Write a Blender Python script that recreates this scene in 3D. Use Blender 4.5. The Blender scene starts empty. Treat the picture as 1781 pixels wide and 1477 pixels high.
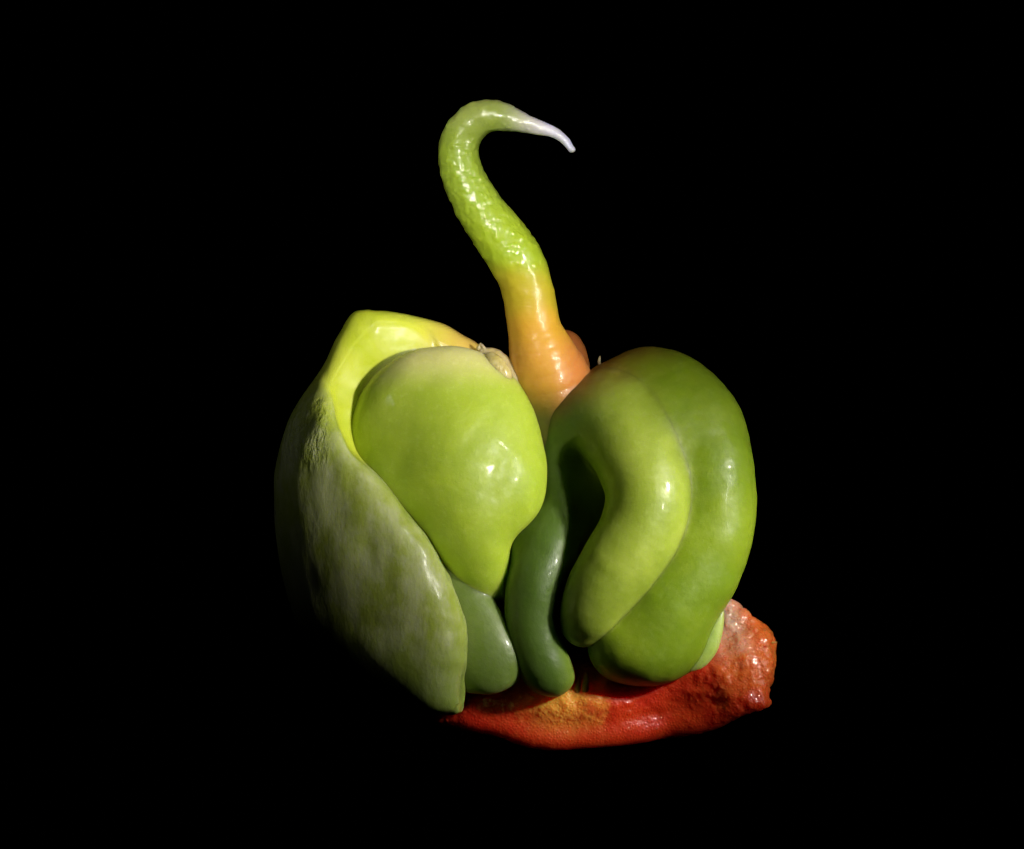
import bpy, math
import numpy as np
from mathutils import Vector

# ---------------------------------------------------------------- scale
PX = 5.0e-5                 # one photograph pixel on the object, in metres
CX, CYB = 890.5, 1303.0     # photo column of x = 0, photo row of z = 0
def W(x, y, d=0.0):
    """photo column, photo row, depth towards the viewer (all px) -> metres"""
    return ((x - CX) * PX, -d * PX, (CYB - y) * PX)

scene = bpy.context.scene
coll = scene.collection

# ---------------------------------------------------------------- camera
DIST = 12000 * PX
cam_d = bpy.data.cameras.new('camera')
cam = bpy.data.objects.new('camera', cam_d); coll.objects.link(cam)
cam.location = (0.0, -DIST, (CYB - 738.5) * PX)
cam.rotation_euler = (math.radians(90), 0, 0)
cam_d.sensor_width = 36.0
cam_d.lens = 36.0 * 12000 / 1781.0
cam_d.clip_start = 0.01; cam_d.clip_end = 50.0
cam_d.dof.use_dof = True
cam_d.dof.focus_distance = DIST - 90 * PX
cam_d.dof.aperture_fstop = 32
scene.camera = cam

# ---------------------------------------------------------------- world, lamps, exposure
world = bpy.data.worlds.new('World'); scene.world = world
world.use_nodes = True
world.node_tree.nodes['Background'].inputs[0].default_value = (0, 0, 0, 1)
world.node_tree.nodes['Background'].inputs[1].default_value = 0.0

def lamp(name, az, el, dist, size, power, color, target, reach, blend=1.0):
    """gooseneck spot; az: degrees right of the camera axis, el: degrees up, reach: beam radius on the object in px"""
    l = bpy.data.lights.new(name, 'SPOT'); l.shadow_soft_size = size
    l.energy = power; l.color = color
    l.spot_size = 2 * math.atan(reach * PX / dist); l.spot_blend = blend
    o = bpy.data.objects.new(name, l); coll.objects.link(o)
    t = Vector(W(*target)); a, e = math.radians(az), math.radians(el)
    o.location = t + Vector((math.sin(a) * math.cos(e), -math.cos(a) * math.cos(e), math.sin(e))) * dist
    o.rotation_euler = (t - o.location).to_track_quat('-Z', 'Y').to_euler()
    return o
lamp('right_lamp', 52, 22, 0.24, 0.010, 4.6, (1.0, 0.96, 0.88), (1050, 1045, 20), 345)
lamp('front_lamp', 44, 4, 0.30, 0.010, 5.4, (1.0, 0.96, 0.88), (680, 630, 0), 425)
lamp('top_lamp', -8, 14, 0.30, 0.006, 3.3, (1.0, 0.97, 0.92), (850, 335, 0), 380)
lamp('left_lamp', -52, 30, 0.30, 0.012, 0.36, (0.94, 0.97, 1.0), (540, 650, 0), 220)

vs = scene.view_settings
vs.view_transform = 'Standard'; vs.look = 'None'; vs.exposure = 0.0; vs.gamma = 1.0
vs.use_curve_mapping = False

# ---------------------------------------------------------------- field tools
class Grid:
    def __init__(s, x0, x1, y0, y1, d0, d1, h):
        s.h = h
        s.ax = [np.arange(a, b + h, h, dtype=np.float32) for a, b in ((x0, x1), (y0, y1), (d0, d1))]
        s.x = s.ax[0][:, None, None]; s.y = s.ax[1][None, :, None]; s.d = s.ax[2][None, None, :]
        s.shape = tuple(len(a) for a in s.ax)

def spline(pts, n):
    P = np.array(pts, dtype=np.float64)
    P = np.vstack([2 * P[0] - P[1], P, 2 * P[-1] - P[-2]])
    out = []
    for i in range(1, len(P) - 2):
        for t in np.linspace(0, 1, n, endpoint=False):
            a, b, c, e = P[i - 1], P[i], P[i + 1], P[i + 2]
            out.append(0.5 * (2 * b + (c - a) * t + (2 * a - 5 * b + 4 * c - e) * t * t + (3 * b - a - 3 * c + e) * t ** 3))
    out.append(P[-2])
    return np.array(out, dtype=np.float32)

def tube(g, pts, n=4, ds=1.0):
    """swept ball along a spline of (x, y, depth, radius); ds squashes depth"""
    S = spline(pts, n)
    f = np.full(g.shape, 1e6, np.float32)
    for a, b in zip(S[:-1], S[1:]):
        v = b[:3] - a[:3]; v2 = v * np.array([1, 1, 1 / ds]); L = float((v2 * v2).sum()) + 1e-9
        px, py, pd = g.x - a[0], g.y - a[1], (g.d - a[2]) / ds
        t = np.clip((px * v2[0] + py * v2[1] + pd * v2[2]) / L, 0, 1)
        q = np.sqrt((px - t * v2[0]) ** 2 + (py - t * v2[1]) ** 2 + (pd - t * v2[2]) ** 2)
        np.minimum(f, q - (a[3] + t * (b[3] - a[3])), out=f)
    return f

def ell(g, c, r, rot=0.0):
    """ellipsoid, rot = degrees clockwise in the picture plane"""
    a = math.radians(rot); ca, sa = math.cos(a), math.sin(a)
    x, y = g.x - c[0], g.y - c[1]
    u, v, w = (x * ca + y * sa) / r[0], (-x * sa + y * ca) / r[1], (g.d - c[2]) / r[2]
    k0 = np.sqrt(u * u + v * v + w * w)
    k1 = np.sqrt((u / r[0]) ** 2 + (v / r[1]) ** 2 + (w / r[2]) ** 2)
    return k0 * (k0 - 1) / (k1 + 1e-9)

def pchip(x, xs, ys):
    xs, ys = np.asarray(xs, float), np.asarray(ys, float)
    h = np.diff(xs); dl = np.diff(ys) / h; m = np.zeros(len(xs))
    for i in range(1, len(xs) - 1):
        if dl[i - 1] * dl[i] > 0:
            w1, w2 = 2 * h[i] + h[i - 1], h[i] + 2 * h[i - 1]
            m[i] = (w1 + w2) / (w1 / dl[i - 1] + w2 / dl[i])
    m[0], m[-1] = dl[0], dl[-1]
    x = np.asarray(x, float)
    i = np.clip(np.searchsorted(xs, x) - 1, 0, len(xs) - 2)
    t = np.clip((x - xs[i]) / h[i], -0.2, 1.2)
    return ((1 + 2 * t) * (1 - t) ** 2 * ys[i] + t * (1 - t) ** 2 * h[i] * m[i]
            + t * t * (3 - 2 * t) * ys[i + 1] + t * t * (t - 1) * h[i] * m[i + 1]).astype(np.float32)

def eikonal(f, h):
    gx, gy, gd = np.gradient(f, h)
    return f / np.maximum(np.sqrt(gx * gx + gy * gy + gd * gd), 0.15)

def smin(a, b, k):
    hh = np.clip(0.5 + 0.5 * (b - a) / k, 0, 1)
    return b + (a - b) * hh - k * hh * (1 - hh)
def smax(a, b, k): return -smin(-a, -b, k)

def slices(g, rows, p=2.0):
    """rows of (y, x_left, x_right, depth centre, depth radius): superellipse sections"""
    R = np.array(rows, float); ys = R[:, 0]; y = g.ax[1]
    xl, xr, dc, rd = (pchip(y, ys, R[:, i]) for i in (1, 2, 3, 4))
    rx = np.maximum((xr - xl) / 2, 2.0)[None, :, None]; xc = ((xl + xr) / 2)[None, :, None]
    rd = np.maximum(rd, 2.0)[None, :, None]; dc = dc[None, :, None]
    q = (np.abs((g.x - xc) / rx) ** p + np.abs((g.d - dc) / rd) ** p) ** (1 / p)
    f = (q - 1) * np.minimum(rx, rd)
    cap = np.maximum(ys[0] - g.y, g.y - ys[-1])
    f = np.maximum(f, cap)
    return eikonal(f.astype(np.float32), g.h)

_rng = np.random.default_rng(7)
_lat = _rng.random((32, 32, 32)).astype(np.float32) * 2 - 1
def noise(g, s, off=0.0, sy=None, sd=None):
    """smooth value noise on the grid, feature size s px"""
    def ax(a, q):
        u = a / q + off; i = np.floor(u).astype(int); t = u - i; t = t * t * (3 - 2 * t)
        return i, t.astype(np.float32)
    (ix, tx), (iy, ty), (iz, tz) = ax(g.ax[0], s), ax(g.ax[1], sy or s), ax(g.ax[2], sd or s)
    out = 0
    for a in (0, 1):
        wx = (tx if a else 1 - tx)[:, None, None]
        for b in (0, 1):
            wy = (ty if b else 1 - ty)[None, :, None]
            for c in (0, 1):
                wz = (tz if c else 1 - tz)[None, None, :]
                out = out + wx * wy * wz * _lat[np.ix_((ix + a) % 32, (iy + b) % 32, (iz + c) % 32)]
    return out

def surface_nets(f, g):
    nx, ny, nz = f.shape
    s = f < 0
    acc = np.zeros((3, nx - 1, ny - 1, nz - 1), np.float32); cnt = np.zeros((nx - 1, ny - 1, nz - 1), np.float32)
    def sl(a, o): return slice(o, a - 1 + o)
    for axis in range(3):
        for o1 in (0, 1):
            for o2 in (0, 1):
                o = [0, 0, 0]; oth = [k for k in range(3) if k != axis]
                o[oth[0]], o[oth[1]] = o1, o2
                A = (sl(nx, o[0]), sl(ny, o[1]), sl(nz, o[2]))
                o2_ = list(o); o2_[axis] = 1
                B = (sl(nx, o2_[0]), sl(ny, o2_[1]), sl(nz, o2_[2]))
                cr = s[A] != s[B]
                fa, fb = f[A], f[B]
                t = np.where(cr, fa / np.where(cr, fa - fb, 1), 0)
                for k in range(3):
                    acc[k] += np.where(cr, t if k == axis else o[k], 0)
                cnt += cr
    act = cnt > 0
    idx = np.full(act.shape, -1, np.int64); cells = np.argwhere(act); idx[act] = np.arange(len(cells))
    V = cells + (acc[:, act] / cnt[act]).T
    P = np.stack([g.ax[k][0] + V[:, k] * g.h for k in range(3)], 1)
    quads = []
    for axis in range(3):
        oth = [(1, 2), (2, 0), (0, 1)][axis]
        A = [slice(None)] * 3; B = [slice(None)] * 3
        A[axis] = slice(0, f.shape[axis] - 1); B[axis] = slice(1, f.shape[axis])
        for k in oth:
            A[k] = slice(1, f.shape[k] - 1); B[k] = slice(1, f.shape[k] - 1)
        sa, sb = s[tuple(A)], s[tuple(B)]
        e = np.argwhere(sa != sb)
        if not len(e): continue
        inside = sa[tuple(e.T)]
        c = e.copy()
        for k in oth: c[:, k] += 1
        def cell(du, dv):
            q = c.copy(); q[:, oth[0]] += du; q[:, oth[1]] += dv
            return idx[tuple(q.T)]
        Q = np.stack([cell(-1, -1), cell(0, -1), cell(0, 0), cell(-1, 0)], 1)
        Q[~inside] = Q[~inside][:, ::-1]
        quads.append(Q)
    return P, np.concatenate(quads)

def relax(P, Q, it=3):
    E = np.concatenate([Q[:, [0, 1]], Q[:, [1, 2]], Q[:, [2, 3]], Q[:, [3, 0]]])
    a, b = E[:, 0], E[:, 1]; n = len(P)
    deg = np.bincount(a, minlength=n) + np.bincount(b, minlength=n)
    for lam in [0.5, -0.52] * it:
        S = np.stack([np.bincount(a, P[b, k], n) + np.bincount(b, P[a, k], n) for k in range(3)], 1)
        P = P + lam * (S / deg[:, None] - P)
    return P

def sample(F, g, P):
    """trilinear look-up of a field at points"""
    u = [(P[:, k] - g.ax[k][0]) / g.h for k in range(3)]
    i = [np.clip(np.floor(u[k]).astype(int), 0, F.shape[k] - 2) for k in range(3)]
    t = [u[k] - i[k] for k in range(3)]; out = 0
    for a in (0, 1):
        for b in (0, 1):
            for c in (0, 1):
                w = (t[0] if a else 1 - t[0]) * (t[1] if b else 1 - t[1]) * (t[2] if c else 1 - t[2])
                out = out + w * F[i[0] + a, i[1] + b, i[2] + c]
    return out

def domes(o, n, r, h, weight, seed):
    """raise low rounded papillae on the surface itself; r and h in px, weight(x, y) picks where"""
    rng = np.random.default_rng(seed); me = o.data; nv = len(me.vertices)
    co = np.empty(nv * 3, np.float32); me.vertices.foreach_get('co', co); co = co.reshape(-1, 3)
    no = np.empty(nv * 3, np.float32); me.vertices.foreach_get('normal', no); no = no.reshape(-1, 3)
    w = weight(co[:, 0] / PX + CX, CYB - co[:, 2] / PX)
    up = np.zeros(nv, np.float32)
    for q in rng.choice(nv, n, replace=False, p=w / w.sum()):
        rr = rng.uniform(*r) * PX
        near = np.where(np.abs(co[:, 2] - co[q, 2]) < rr)[0]
        t = ((co[near] - co[q]) ** 2).sum(1) / rr ** 2
        up[near] = np.maximum(up[near], rng.uniform(*h) * PX * np.clip(1 - t, 0, 1) ** .8)
    me.vertices.foreach_set('co', (co + no * up[:, None]).astype(np.float32).ravel()); me.update()

def mesh_obj(name, f, g, mat, parent, attrs=None, it=3):
    P, Q = surface_nets(f.astype(np.float32), g)
    P = relax(P, Q, it)
    V = np.empty_like(P); V[:, 0] = (P[:, 0] - CX) * PX; V[:, 1] = -P[:, 2] * PX; V[:, 2] = (CYB - P[:, 1]) * PX
    Q = Q[:, ::-1]                                              # depth and row axes are mirrored: keep faces outward
    me = bpy.data.meshes.new(name)
    me.vertices.add(len(V)); me.vertices.foreach_set('co', V.astype(np.float32).ravel())
    me.loops.add(Q.size); me.loops.foreach_set('vertex_index', Q.astype(np.int32).ravel())
    me.polygons.add(len(Q)); me.polygons.foreach_set('loop_start', np.arange(0, Q.size, 4, dtype=np.int32))
    me.polygons.foreach_set('use_smooth', np.ones(len(Q), bool))
    me.update(calc_edges=True); me.validate()
    for k, F in (attrs or {}).items():
        at = me.attributes.new(k, 'FLOAT', 'POINT'); at.data.foreach_set('value', sample(F, g, P).astype(np.float32))
    me.materials.append(mat)
    o = bpy.data.objects.new(name, me); coll.objects.link(o); o.parent = parent
    return o

# ---------------------------------------------------------------- materials
class M:
    def __init__(s, name):
        s.m = bpy.data.materials.new(name); s.m.use_nodes = True
        s.nt = s.m.node_tree; s.n = s.nt.nodes; s.b = s.n['Principled BSDF']
        tc = s.n.new('ShaderNodeTexCoord'); v = s.n.new('ShaderNodeVectorMath'); v.operation = 'SCALE'
        v.inputs[3].default_value = 1 / (100 * PX); s.nt.links.new(tc.outputs['Object'], v.inputs[0])
        s.vec = v.outputs[0]                                   # 1 unit = 100 photo px
        s.xyz = s.n.new('ShaderNodeSeparateXYZ'); s.nt.links.new(s.vec, s.xyz.inputs[0])
        s.X, s.Y, s.Z = s.xyz.outputs
    def link(s, a, b): s.nt.links.new(a, b)
    def put(s, sock, v):
        if hasattr(v, 'is_linked') or hasattr(v, 'links'): s.link(v, sock)
        else: sock.default_value = v
    def noise(s, scale, detail=3, rough=0.55, stretch=None, w=0.0):
        n = s.n.new('ShaderNodeTexNoise'); n.inputs['Scale'].default_value = scale
        n.inputs['Detail'].default_value = detail; n.inputs['Roughness'].default_value = rough
        vec = s.vec
        mp = s.n.new('ShaderNodeMapping'); s.link(vec, mp.inputs[0]); mp.inputs[1].default_value = (w, w * 1.7, w * .3)
        if stretch:
            mp.inputs['Rotation'].default_value = stretch[1]; mp.inputs['Scale'].default_value = stretch[0]
        s.link(mp.outputs[0], n.inputs['Vector'])
        return n.outputs['Fac']
    def voro(s, scale, feature='F1', rnd=1.0):
        n = s.n.new('ShaderNodeTexVoronoi'); n.feature = feature; n.inputs['Scale'].default_value = scale
        n.inputs['Randomness'].default_value = rnd
        s.link(s.vec, n.inputs['Vector']); return n.outputs['Distance']
    def math(s, op, a, b=0.0, c=0.0, clamp=False):
        n = s.n.new('ShaderNodeMath'); n.operation = op; n.use_clamp = clamp
        for i, v in enumerate((a, b, c)):
            s.put(n.inputs[i], v)
        return n.outputs[0]
    def rng(s, v, a, b, c=0.0, d=1.0, smooth=True):
        n = s.n.new('ShaderNodeMapRange'); n.interpolation_type = 'SMOOTHSTEP' if smooth else 'LINEAR'
        s.link(v, n.inputs[0])
        for i, q in enumerate((a, b, c, d)): n.inputs[i + 1].default_value = q
        return n.outputs[0]
    def mix(s, fac, a, b):
        n = s.n.new('ShaderNodeMix'); n.data_type = 'RGBA'
        s.put(n.inputs[0], fac)
        for i, q in ((6, a), (7, b)):
            if isinstance(q, tuple): n.inputs[i].default_value = (*q, 1)
            else: s.link(q, n.inputs[i])
        return n.outputs[2]
    def ramp(s, v, stops):
        n = s.n.new('ShaderNodeValToRGB'); s.link(v, n.inputs[0]); e = n.color_ramp.elements
        n.color_ramp.interpolation = 'EASE'
        while len(e) < len(stops): e.new(0.5)
        for q, (p, c) in zip(e, stops): q.position = p; q.color = (*c, 1)
        return n.outputs[0]
    def attr(s, name):
        n = s.n.new('ShaderNodeAttribute'); n.attribute_name = name; return n.outputs['Fac']
    def bump(s, h, strength, dist_px, prev=None):
        n = s.n.new('ShaderNodeBump'); n.inputs['Strength'].default_value = strength
        n.inputs['Distance'].default_value = dist_px * PX; s.link(h, n.inputs['Height'])
        if prev is not None: s.link(prev, n.inputs['Normal'])
        return n.outputs[0]
    def done(s, col, rough, sss=0.5, radius=(42, 48, 11), normal=None, spec=0.5, coat=0.0, coat_r=0.1, ior=1.4, coat_n=None):
        b = s.b
        if isinstance(col, tuple): b.inputs['Base Color'].default_value = (*col, 1)
        else: s.link(col, b.inputs['Base Color'])
        s.put(b.inputs['Roughness'], rough)
        b.inputs['Subsurface Weight'].default_value = sss
        b.inputs['Subsurface Radius'].default_value = tuple(r * PX for r in radius)
        b.inputs['Subsurface Scale'].default_value = 1.0
        b.inputs['IOR'].default_value = ior
        b.inputs['Specular IOR Level'].default_value = spec
        s.put(b.inputs['Coat Weight'], coat); b.inputs['Coat Roughness'].default_value = coat_r
        if normal is not None: s.link(normal, b.inputs['Normal'])
        if coat_n is not None: s.link(coat_n, b.inputs['Coat Normal'])
        return s.m
def Zof(y): return (CYB - y) / 100
def Xof(x): return (x - CX) / 100

def green_skin(name, c_lo, c_hi, c_spot, rough=0.38, coat=0.15, z=None, extra=None, sss=0.85, coat_r=.12):
    m = M(name)
    n1 = m.noise(0.9, 3); col = m.mix(m.rng(n1, .35, .65), c_lo, c_hi)
    if z: col = m.mix(m.rng(m.Z, Zof(z[0]), Zof(z[1])), col, z[2])
    if extra: col = extra(m, col)
    hs = m.n.new('ShaderNodeHueSaturation'); hs.inputs['Value'].default_value = 1.28; hs.inputs['Saturation'].default_value = .88; m.link(col, hs.inputs['Color']); c_spot = hs.outputs[0]
    n2 = m.noise(9, 3, .6, w=3); col = m.mix(m.rng(n2, .52, .75, 0, .35), col, c_spot)
    fine = m.noise(38, 2, .6, w=7)
    cells = m.voro(30); col = m.mix(m.rng(cells, .1, .55, .16, 0), col, c_spot)
    nb = m.bump(fine, .12, 2.0); nb = m.bump(m.noise(9, 3, .55, w=4), .14, 4, nb); nb = m.bump(m.noise(2.2, 2), .25, 6, nb)
    r = m.rng(m.noise(5, 3, w=5), .3, .7, rough - .08, rough + .1)
    return m.done(col, r, sss, normal=nb, coat=coat, coat_r=coat_r)

YG = (.40, .52, .035)
mat_bulb = green_skin('bulb_skin', (.33, .44, .03), (.39, .50, .04), (.48, .56, .11), .48, .06,
                      z=(690, 610, (.62, .60, .22)),
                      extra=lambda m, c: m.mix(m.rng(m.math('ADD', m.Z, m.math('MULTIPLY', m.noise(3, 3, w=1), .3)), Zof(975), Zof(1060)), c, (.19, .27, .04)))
C_ARCH, C_OUT = (.33, .42, .045), (.23, .34, .014)
def lobe_colour(m, c):
    n = m.rng(m.noise(.9, 3), .35, .65)
    co = m.mix(n, (.18, .275, .009), (.24, .335, .014)); ca = m.mix(n, (.26, .34, .03), (.33, .41, .05))
    c = m.mix(m.rng(m.attr('seam'), .15, .85), co, ca)
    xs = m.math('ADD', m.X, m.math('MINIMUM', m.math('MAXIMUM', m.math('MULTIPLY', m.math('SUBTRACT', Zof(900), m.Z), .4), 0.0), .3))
    c = m.mix(m.rng(xs, Xof(1090), Xof(985)), c, (.07, .125, .014))  # left limb and finger darker: their shade is painted into the colour
    hi = m.math('ADD', m.Z, m.math('ADD', m.math('MULTIPLY', m.X, -.55), m.math('MULTIPLY', m.noise(2, 3, w=2), .5)))
    return m.mix(m.rng(hi, Zof(690) - .95, Zof(590) - .55), c, (.20, .06, .012))  # dark reddish top: shade on the upper lobe painted in, with a red tint
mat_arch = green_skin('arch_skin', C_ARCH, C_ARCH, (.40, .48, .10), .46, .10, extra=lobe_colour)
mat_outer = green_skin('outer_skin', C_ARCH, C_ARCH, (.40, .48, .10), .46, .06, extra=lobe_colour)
mat_fold = green_skin('fold_skin', (.12, .18, .03), (.16, .225, .045), (.34, .39, .16), .46, .12)
mat_flap = green_skin('flap_skin', (.36, .52, .09), (.42, .58, .12), (.55, .66, .2), .45, .1)

# stalk: orange foot, green shaft, pale tip; pebbled skin
def stalk_material(bead=False):
    m = M('papilla_skin' if bead else 'stalk_skin')
    zz = m.math('ADD', m.rng(m.Z, Zof(720), Zof(170), 0, 1, False), m.math('MULTIPLY', m.math('SUBTRACT', m.noise(1.6, 3), .5), .08))
    col = m.ramp(zz, [(0.0, (.52, .28, .03)), (.16, (.68, .36, .05)), (.27, (.64, .36, .03)), (.38, (.48, .38, .02)), (.50, (.34, .45, .02)),
                      (.80, (.33, .45, .04)), (1.0, (.38, .45, .11))])
    col = m.mix(m.rng(m.Z, Zof(660), Zof(735)), col, (.09, .09, .012))  # foot turns green low down, its shadow painted in as a darker tone
    col = m.mix(m.rng(m.X, Xof(950), Xof(1015), 0, .75), col, m.mix(m.rng(m.Z, Zof(560), Zof(610)), col, (.64, .19, .06)))
    tip = m.math('MULTIPLY', m.rng(m.X, Xof(860), Xof(965)), m.rng(m.Z, Zof(300), Zof(270)))
    col = m.mix(tip, col, (.92, .84, .88))
    up = m.rng(m.Z, Zof(500), Zof(430)); dn = m.rng(m.Z, Zof(600), Zof(540), 1, .0)
    v = m.voro(13); peb = m.rng(m.math('ADD', v, m.math('MULTIPLY', m.noise(6, 2), .5)), .2, .9, 1, 0)
    pm = m.math('MULTIPLY', peb, m.math('ADD', m.math('MULTIPLY', up, .9), .1))
    cn = m.bump(m.noise(24, 2, .5, w=2), .15, 2.0); nb = m.bump(pm, .10, 3.0)
    ring = m.noise(20, 2, .5, stretch=((.25, .25, 1.2), (0, 0, 0)), w=2)
    nb = m.bump(ring, .16, 2.5, nb)
    if bead: return m.done(col, .12, .6, (20, 20, 6), None, spec=.7, coat=1.0, coat_r=.05)
    wrk = m.noise(26, 2, .5, stretch=((.35, .35, 1.3), (0, 0, 0)), w=5); cn = m.bump(wrk, .35, 2.6, cn)
    return m.done(col, .45, .8, (28, 26, 8), nb, coat=m.math('ADD', m.math('MULTIPLY', up, .65), .2), coat_r=.09, coat_n=cn)
mat_stalk = stalk_material()
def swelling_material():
    m = M('swelling_skin'); col = m.mix(m.noise(2), (.24, .07, .015), (.3, .1, .02))  # dark brown base: the shade behind the stalk is put into the colour
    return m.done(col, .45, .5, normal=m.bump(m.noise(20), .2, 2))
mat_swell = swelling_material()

# cup: yellow inside, pale bloom outside
def cup_material():
    m = M('cup_skin')
    inn = m.rng(m.attr('inner'), .35, .75)
    inside = m.mix(m.rng(m.noise(1.3, 3), .35, .65), (.50, .58, .035), (.58, .64, .06))
    bloom = m.noise(1.4, 6, .62, stretch=((1.25, 1, .8), (0, math.radians(-30), 0)), w=4)
    outside = m.mix(m.rng(bloom, .38, .62), (.44, .53, .08), (.60, .66, .28))
    streak = m.noise(5.0, 5, .65, stretch=((1.3, 1, .75), (0, math.radians(-28), 0)), w=9)
    outside = m.mix(m.rng(streak, .48, .75, 0, .3), outside, (.70, .73, .52))
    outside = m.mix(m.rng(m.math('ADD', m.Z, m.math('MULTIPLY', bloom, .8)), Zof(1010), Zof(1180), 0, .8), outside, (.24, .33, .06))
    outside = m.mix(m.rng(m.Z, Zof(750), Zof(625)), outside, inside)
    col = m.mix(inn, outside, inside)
    col = m.mix(m.rng(m.X, Xof(690), Xof(830)), col, m.mix(m.rng(m.Z, Zof(740), Zof(660)), col, (.62, .42, .09)))
    fine = m.noise(22, 4, .65); wr = m.noise(3.2, 4, .6, stretch=((1.6, 1, .7), (0, math.radians(-28), 0)), w=1)
    nb = m.bump(fine, .16, 2.0); nb = m.bump(m.math('MULTIPLY', wr, m.math('SUBTRACT', 1.0, inn)), .22, 7, nb)
    loc = m.math('MULTIPLY', m.math('MULTIPLY', m.rng(m.Z, Zof(830), Zof(770)), m.rng(m.Z, Zof(680), Zof(720))), m.rng(m.X, Xof(590), Xof(550)))
    crk = m.noise(5, 3, .6, stretch=((2.2, 1.5, .6), (0, math.radians(-15), 0)), w=6)
    nb = m.bump(m.math('MULTIPLY', crk, loc), .9, 16, nb)
    r = m.rng(m.noise(6, 4, w=2), .3, .7, .26, .52)
    return m.done(col, r, .55, (16, 18, 5), nb, coat=.4, coat_r=.2)
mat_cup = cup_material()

# red flesh: wet, orange pith, red wall
def flesh_material(bead=False):
    m = M('juice_bead' if bead else 'red_flesh')
    n = m.noise(1.1, 5, .6)
    col = m.mix(m.rng(n, .35, .65), (.56, .020, .005), (.68, .055, .008))
    d = m.math('MULTIPLY', m.Y, -1.0)
    up = m.rng(m.math('ADD', m.Z, m.math('MULTIPLY', m.noise(2.3, 4, w=3), .5)), Zof(1270), Zof(1195))
    pith = m.rng(m.math('ADD', m.math('ABSOLUTE', m.math('SUBTRACT', m.X, Xof(975))), m.math('MULTIPLY', m.noise(2.6, 6, .65, w=11), 1.7)), 1.85, 1.05)
    col = m.mix(m.math('MULTIPLY', up, pith), col, (.92, .36, .05))
    rp = m.math('MULTIPLY', m.rng(m.math('ADD', m.X, m.math('MULTIPLY', m.noise(3, 4, w=8), .6)), Xof(1245), Xof(1310)), m.rng(m.math('ADD', m.Z, m.math('MULTIPLY', m.noise(3, 4, w=1), .6)), Zof(1215), Zof(1120)))
    col = m.mix(m.math('MULTIPLY', rp, .8), col, (.86, .21, .035))
    wh = m.math('MULTIPLY', m.rng(m.math('ADD', m.X, m.math('MULTIPLY', m.Z, .35)), Xof(1325) + .35 * Zof(1100), Xof(1275) + .35 * Zof(1100)),
                m.math('MULTIPLY', m.rng(m.X, Xof(1215), Xof(1255)), m.rng(m.math('ADD', m.Z, m.math('MULTIPLY', m.noise(4.5, 5, .7, w=5), 1.0)), Zof(1120), Zof(1020))))
    col = m.mix(m.math('MULTIPLY', wh, .8), col, (.62, .46, .36))
    v = m.rng(m.voro(13), 0, .6, 1, 0)
    patch = m.rng(m.noise(2.2, 3, w=6), .35, .6)
    v = m.math('MULTIPLY', v, patch)
    if bead: return m.done(col, .10, .6, (30, 10, 4), None, spec=.7, coat=1.0, coat_r=.04)
    gr = m.rng(m.voro(20), 0, .7, 1, 0)
    nb = m.bump(gr, .28, 2.6); nb = m.bump(m.noise(4, 3, .5), .3, 8, nb)
    return m.done(col, .45, .8, (40, 10, 4), nb, coat=.9, coat_r=.06, coat_n=m.bump(m.noise(26, 2, .5), .3, 2.0, m.bump(v, .5, 3.0)))
mat_flesh = flesh_material()
def plain(name, c1, c2, rough=.4, sss=.5, coat=.3):
    m = M(name); col = m.mix(m.rng(m.noise(6, 3), .35, .65), c1, c2)
    return m.done(col, rough, sss, normal=m.bump(m.noise(25, 3), .3, 2.5), coat=coat)
mat_ovule = plain('ovule_skin', (.42, .34, .10), (.55, .47, .20))
mat_fibre = plain('fibre_skin', (.80, .36, .06), (.85, .46, .12))
mat_scrap = plain('scrap_skin', (.45, .36, .14), (.5, .42, .2))
mat_speck = plain('speck_skin', (.02, .012, .006), (.03, .02, .01), .7, 0.0, 0.0)
def cloth_material():
    m = M('black_velvet'); m.b.inputs['Base Color'].default_value = (.0002, .0002, .0002, 1)
    m.b.inputs['Specular IOR Level'].default_value = 0.0; m.b.inputs['Roughness'].default_value = 1.0
    return m.m
mat_cloth = cloth_material()

# ---------------------------------------------------------------- setting: black cloth under and behind
def backdrop():
    prof = [(-.45, 0.0), (.15, 0.0)] + [(.15 + .15 * math.sin(a), .15 - .15 * math.cos(a)) for a in np.linspace(0, math.pi / 2, 12)[1:]] + [(.30, .6)]
    V, F = [], []
    for y, z in prof: V += [(-.5, y, z - .0004), (.5, y, z - .0004)]
    for i in range(len(prof) - 1): F.append((2 * i, 2 * i + 1, 2 * i + 3, 2 * i + 2))
    me = bpy.data.meshes.new('backdrop'); me.from_pydata(V, [], F); me.update(); me.materials.append(mat_cloth)
    for p in me.polygons: p.use_smooth = True
    o = bpy.data.objects.new('backdrop', me); coll.objects.link(o); o['kind'] = 'structure'
    o['label'] = 'plain black cloth backdrop under and behind the pepper growth'
backdrop()

# ---------------------------------------------------------------- the pepper growth
root = bpy.data.objects.new('pepper_growth', None); coll.objects.link(root)
root['label'] = 'green lobed growth with hooked orange-footed stalk on a chunk of red pepper flesh'
root['category'] = 'pepper growth'

H = 4.0
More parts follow.
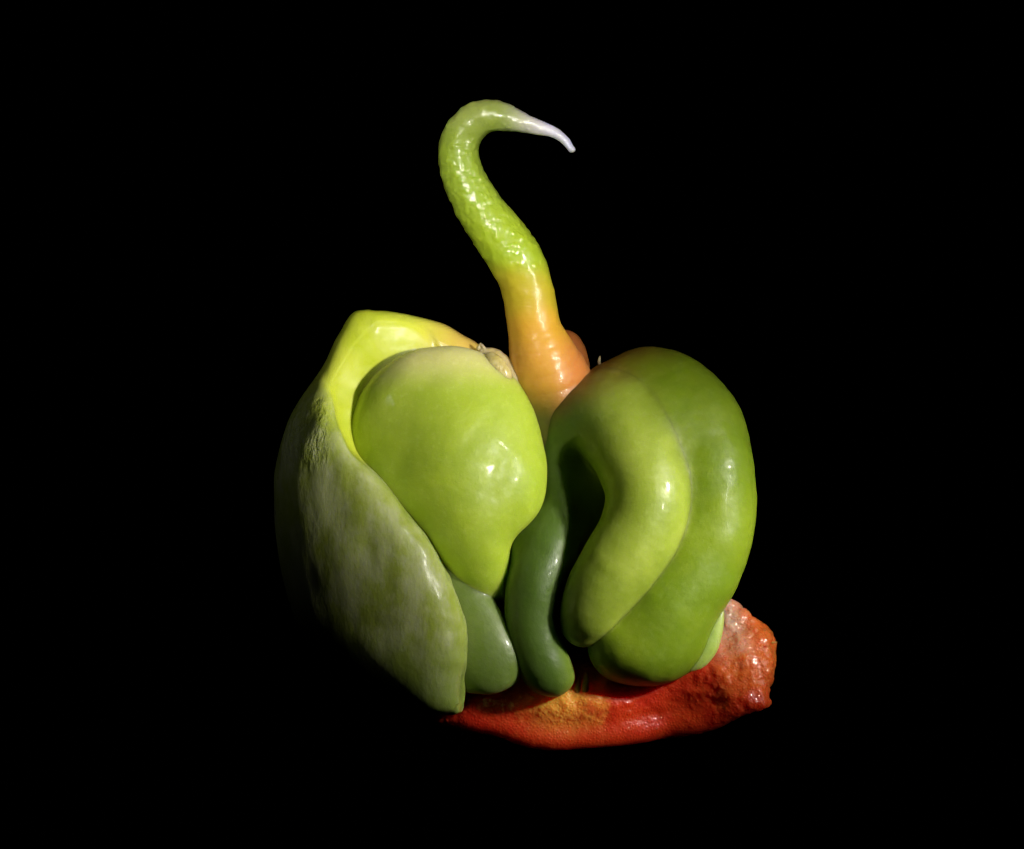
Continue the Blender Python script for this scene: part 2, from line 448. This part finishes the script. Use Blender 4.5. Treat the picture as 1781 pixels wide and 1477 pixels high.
# stalk
g = Grid(745, 1060, 155, 860, -140, 100, 2.3)
f = tube(g, [(994, 263, 62, 5.5), (984, 249, 60, 7.5), (967, 235, 56, 9.5), (945, 226, 50, 12), (923, 219, 44, 15), (892, 210, 36, 21), (862, 203, 28, 27), (831, 208, 20, 31),
             (807, 230, 14, 33.5), (798, 262, 10, 35), (803, 298, 10, 36.5), (819, 336, 10, 39), (842, 375, 10, 42), (868, 410, 10, 45),
             (896, 450, 8, 47), (914, 491, 5, 45), (924, 540, 2, 45), (931, 578, -2, 47), (939, 606, -6, 54), (948, 636, -16, 63), (958, 680, -40, 78), (960, 740, -66, 80), (950, 790, -76, 60)], 2)
f = f + pchip(g.ax[1], [155, 470, 540, 860], [1, 1, .45, .45])[None, :, None] * (1.4 * noise(g, 22) + .8 * noise(g, 11, 5.3))
stalk = mesh_obj('stalk', f, g, mat_stalk, root, it=2)
domes(stalk, 760, (3.0, 6.8), (.4, 1.5), lambda x, y: np.exp(-((y - 360) / 72) ** 2) + .05 * (y < 300) * (x < 900), 3)
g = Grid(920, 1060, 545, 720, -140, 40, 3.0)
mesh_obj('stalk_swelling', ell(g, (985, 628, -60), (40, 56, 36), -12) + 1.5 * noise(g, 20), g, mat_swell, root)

# cup
cup_rows = [(536, 636, 640, -60, 4), (540, 618, 675, -60, 28), (547, 609, 712, -60, 48), (557, 602, 750, -58, 66), (572, 594, 786, -54, 86), (590, 584, 816, -48, 104), (612, 574, 845, -42, 122),
            (640, 558, 868, -32, 140), (690, 525, 900, -18, 163), (740, 498, 925, -8, 182), (790, 483, 945, 0, 194), (840, 478, 965, 0, 200), (900, 478, 1000, 0, 204),
            (960, 484, 1040, 0, 202), (1020, 495, 1050, 0, 198), (1075, 513, 1060, 0, 192), (1120, 540, 1060, 10, 180), (1160, 580, 1040, 18, 172), (1195, 632, 1000, 44, 144),
            (1222, 682, 950, 66, 118), (1237, 722, 900, 88, 84), (1246, 760, 820, 110, 16)]
rim = [(500, 612), (548, 606), (575, 590), (617, 578), (663, 574), (704, 583), (748, 595), (783, 613), (812, 643), (839, 671), (885, 704), (930, 743), (980, 770), (1020, 789),
       (1060, 804), (1100, 813), (1140, 812), (1180, 806), (1200, 805), (1225, 803), (1300, 800)]
g = Grid(455, 925, 520, 1262, -215, 215, H)
O0 = slices(g, cup_rows, 2.1)
fade = pchip(g.ax[1], [520, 620, 1080, 1180, 1262], [.3, 1, 1, .25, .1])[None, :, None]
O = O0 + fade * (3.0 * noise(g, 60, 1.1) + 1.6 * noise(g, 26, 2.2, sy=60))
Rr = np.array(rim, float); xr = pchip(g.ax[1], Rr[:, 0], Rr[:, 1])[None, :, None]
xr = xr + 2.2 * noise(g, 40, 4.4, sy=18)
dcc = pchip(g.ax[1], [r[0] for r in cup_rows], [r[3] for r in cup_rows])[None, :, None]
inset = np.maximum(-O0.min(axis=2), 0)[:, :, None]          # how far inside the outline, seen from the opening
side = np.maximum(g.x - xr, 0) * .9
dist = smin(side, inset, 40)
dist = smin(dist, pchip(g.ax[1], [520, 600, 700, 800, 1262], [30, 40, 60, 160, 400])[None, :, None], 40)
slope = pchip(g.ax[1], [520, 620, 760, 860, 960, 1262], [.35, .45, .7, 2.0, 3.0, 3.0])[None, :, None]
dface = np.maximum(dcc + 50 - slope * dist, dcc - 150)
cut = smax((xr - g.x) * .8, (dface - g.d) / np.sqrt(1 + slope ** 2), 10)
f = smax(O, -cut, pchip(g.ax[1], [520, 780, 850, 1262], [44, 32, 56, 60])[None, :, None])
f = smax(f, (g.x - (xr + pchip(g.ax[1], [520, 760, 1000, 1100, 1180, 1262], [400, 270, 80, 40, 6, 2])[None, :, None])) * .9, 12)      # the wall ends behind the bulb
inner = np.clip((-O - 16) / 12, 0, 1) * pchip(g.ax[1], [520, 770, 850, 1262], [1, 1, 0, 0])[None, :, None]
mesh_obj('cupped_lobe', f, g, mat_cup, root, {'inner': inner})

# bulb in the cup
g = Grid(585, 970, 590, 1240, -120, 170, H)
ball = smin(ell(g, (772, 762, 6), (166, 160, 92), 0), tube(g, [(795, 800, 24, 104), (862, 848, 34, 84)], 6, ds=.85), 70)
neck = tube(g, [(790, 840, 34, 92), (812, 905, 42, 78), (828, 955, 38, 60), (843, 1000, 24, 45), (857, 1036, 4, 29)], 6)
bulb = smin(ball, neck, 34)
fold = smin(tube(g, [(735, 905, 16, 34), (768, 965, 30, 38), (802, 1040, 42, 46), (832, 1100, 50, 54), (846, 1140, 52, 62), (848, 1150, 50, 58)], 6, ds=.55),
            tube(g, [(822, 1150, 40, 54), (868, 1148, 36, 50)], 6, ds=.55), 12)
kk = pchip(g.ax[1], [590, 900, 980, 1060, 1240], [4, 8, 14, 18, 14])[None, :, None]
nz_ = 1.6 * noise(g, 50) + .7 * noise(g, 22, 2.0)
mesh_obj('bulb_lobe', smin(bulb, fold + 6, kk) + nz_, g, mat_bulb, root)
mesh_obj('inner_fold', smin(bulb + 6, fold, kk) + nz_, g, mat_fold, root)

# arched limb, outer lobe, finger
g = Grid(860, 1330, 585, 1225, -150, 190, H)
arch = tube(g, [(962, 1174, 36, 37), (949, 1160, 38, 45), (934, 1125, 42, 48), (924, 1075, 46, 48), (932, 1020, 44, 53), (951, 966, 26, 54), (966, 918, 2, 46), (974, 868, -24, 44), (972, 812, -36, 44),
                (980, 762, -30, 50), (1006, 728, -12, 60), (1056, 733, 10, 70), (1102, 790, 44, 75), (1126, 856, 66, 76), (1113, 922, 76, 74),
                (1071, 988, 80, 68), (1031, 1046, 76, 56), (1014, 1082, 60, 42)], 6)
arch = smin(arch, tube(g, [(914, 905, -14, 30), (916, 950, 2, 34), (912, 1000, 8, 30)]), 26)
arch = smin(arch, ell(g, (1018, 865, -50), (60, 125, 50)), 34)
outer = tube(g, [(1075, 676, -70, 45), (1140, 680, -75, 78), (1194, 742, -35, 97), (1219, 820, -4, 92), (1222, 900, 12, 86), (1202, 980, 24, 84), (1162, 1055, 32, 84), (1118, 1108, 36, 76), (1090, 1118, 34, 64)], 6)
outer = smin(outer, tube(g, [(1090, 1120, 34, 62), (1140, 1122, 30, 66), (1165, 1115, 26, 64)]), 24)
outer = smin(outer, tube(g, [(1251, 820, 28, 40), (1255, 920, 36, 40), (1234, 1000, 42, 36)], 8), 44)
k = pchip(g.ax[1], [585, 700, 800, 900, 1000, 1225], [110, 84, 36, 18, 12, 10])[None, :, None]
seam = np.clip(.5 + (outer - arch) / pchip(g.ax[1], [585, 720, 860, 1000, 1225], [140, 130, 80, 24, 20])[None, :, None], 0, 1)
nz_ = 1.6 * noise(g, 55) + .8 * noise(g, 24, 3.0)
mesh_obj('outer_lobe', smin(arch + 5, outer, k) + nz_, g, mat_outer, root, {'seam': seam})
mesh_obj('horseshoe_lobe', smin(arch, outer + 5, k) + nz_, g, mat_arch, root, {'seam': seam})

# thin flap at the foot of the outer lobe
g = Grid(1170, 1280, 1015, 1185, -40, 110, 3.0)
f = tube(g, [(1253, 1040, 30, 5), (1246, 1075, 36, 13), (1234, 1110, 42, 19), (1216, 1140, 44, 20), (1197, 1158, 44, 10)], ds=.45) + 1.2 * noise(g, 24)
mesh_obj('leaf_flap', f, g, mat_flap, root)

# red flesh
g = Grid(725, 1370, 1000, 1325, -190, 80, 2.6)
body = tube(g, [(760, 1248, -60, 10), (800, 1236, -50, 28), (870, 1228, -50, 46), (950, 1226, -54, 70), (1030, 1214, -60, 80), (1120, 1196, -90, 86), (1180, 1185, -90, 84), (1240, 1172, -70, 78), (1290, 1160, -40, 55)], 8, ds=1.1)
hump = smin(tube(g, [(1256, 1018, -60, 3), (1260, 1045, -54, 12), (1272, 1075, -44, 26), (1290, 1110, -30, 42), (1296, 1150, -16, 48), (1292, 1190, -6, 42)], 8),
            tube(g, [(1326, 1100, -50, 12), (1326, 1125, -40, 21), (1322, 1160, -30, 21), (1312, 1195, -10, 22)], 8), 16)
hump = smax(hump, (g.d - 12) * .8 + (1160 - g.y) * .35, 14) + 4 * noise(g, 30, 6.1) + 2 * noise(g, 13, 2.1)
f = smin(body, hump, 22)
lip = tube(g, [(1337, 1222, 10, 3), (1316, 1220, 16, 12), (1280, 1228, 6, 20), (1220, 1252, -20, 24), (1150, 1263, -40, 25), (1040, 1275, -14, 27), (940, 1280, -6, 24), (860, 1264, -20, 17), (755, 1250, -50, 10)], 8)
f = smin(f, lip, 18)
f = f + 3.5 * noise(g, 46, 3.3) + pchip(g.ax[1], [1000, 1200, 1265, 1325], [2.6, 2.6, .6, .4])[None, :, None] * (noise(g, 20, 1.7) + .6 * noise(g, 10, 4.7))
red = mesh_obj('red_flesh', f, g, mat_flesh, root, it=2)
domes(red, 1500, (2.8, 5.5), (.5, 1.7), lambda x, y: (np.exp(-((x - 985) / 75) ** 2) * (y > 1140) + .8 * np.exp(-((x - 1300) / 50) ** 2) * (y > 1050) + .08) * (y < 1258), 5)

# small pieces
def bit(name, pts, mat, parent, r=6, h=2.0, nz=.8, ds=1.0):
    a = np.array(pts); lo = a[:, :3].min(0) - a[:, 3].max() - 8; hi = a[:, :3].max(0) + a[:, 3].max() + 8
    g = Grid(lo[0], hi[0], lo[1], hi[1], lo[2], hi[2], h)
    return mesh_obj(name, tube(g, pts, 3, ds) + nz * noise(g, 7, lo[0] * .1), g, mat, parent, it=1)
bit('ovule', [(855, 622, 20, 10), (863, 634, 26, 15), (876, 652, 26, 15), (882, 668, 20, 9)], mat_ovule, root)
bit('ovule', [(840, 612, 0, 8), (860, 625, 0, 18), (885, 660, 0, 24), (900, 700, 0, 20)], mat_scrap, root)
bit('scrap', [(833, 606, 0, 5), (836, 598, 2, 2)], mat_scrap, root, nz=.5)
bit('scrap', [(846, 612, 4, 5), (838, 600, 6, 2.2)], mat_scrap, root, nz=.5)
bit('scrap', [(1046, 642, -70, 3), (1043, 628, -70, 2.6), (1045, 618, -70, 1.2)], mat_scrap, root, nz=.5)
bit('speck', [(936, 735, -22, 3.2), (939, 739, -18, 3)], mat_speck, root, nz=.4)
bit('fibre', [(1004, 1213, 20, 4), (1004, 1195, 25, 5), (1007, 1174, 20, 3)], mat_fibre, red)
bit('fibre', [(1016, 1212, 20, 5), (1018, 1192, 27, 6.5), (1019, 1172, 20, 4)], mat_fibre, red)
bit('fibre', [(1342, 1118, 10, 2.5), (1351, 1117, 10, 1.2)], mat_fibre, red, nz=.3)


stalk['label'] = 'hooked green stalk with pebbled skin, orange foot and white tip'
red['label'] = 'wet red and orange pepper flesh under the green lobes'
for o in root.children:
    if o.name == 'cupped_lobe': o['label'] = 'pale cup-shaped shell with yellow inside'
    if o.name == 'leaf_flap': o['label'] = 'thin pale green flap at the foot of the outer lobe'
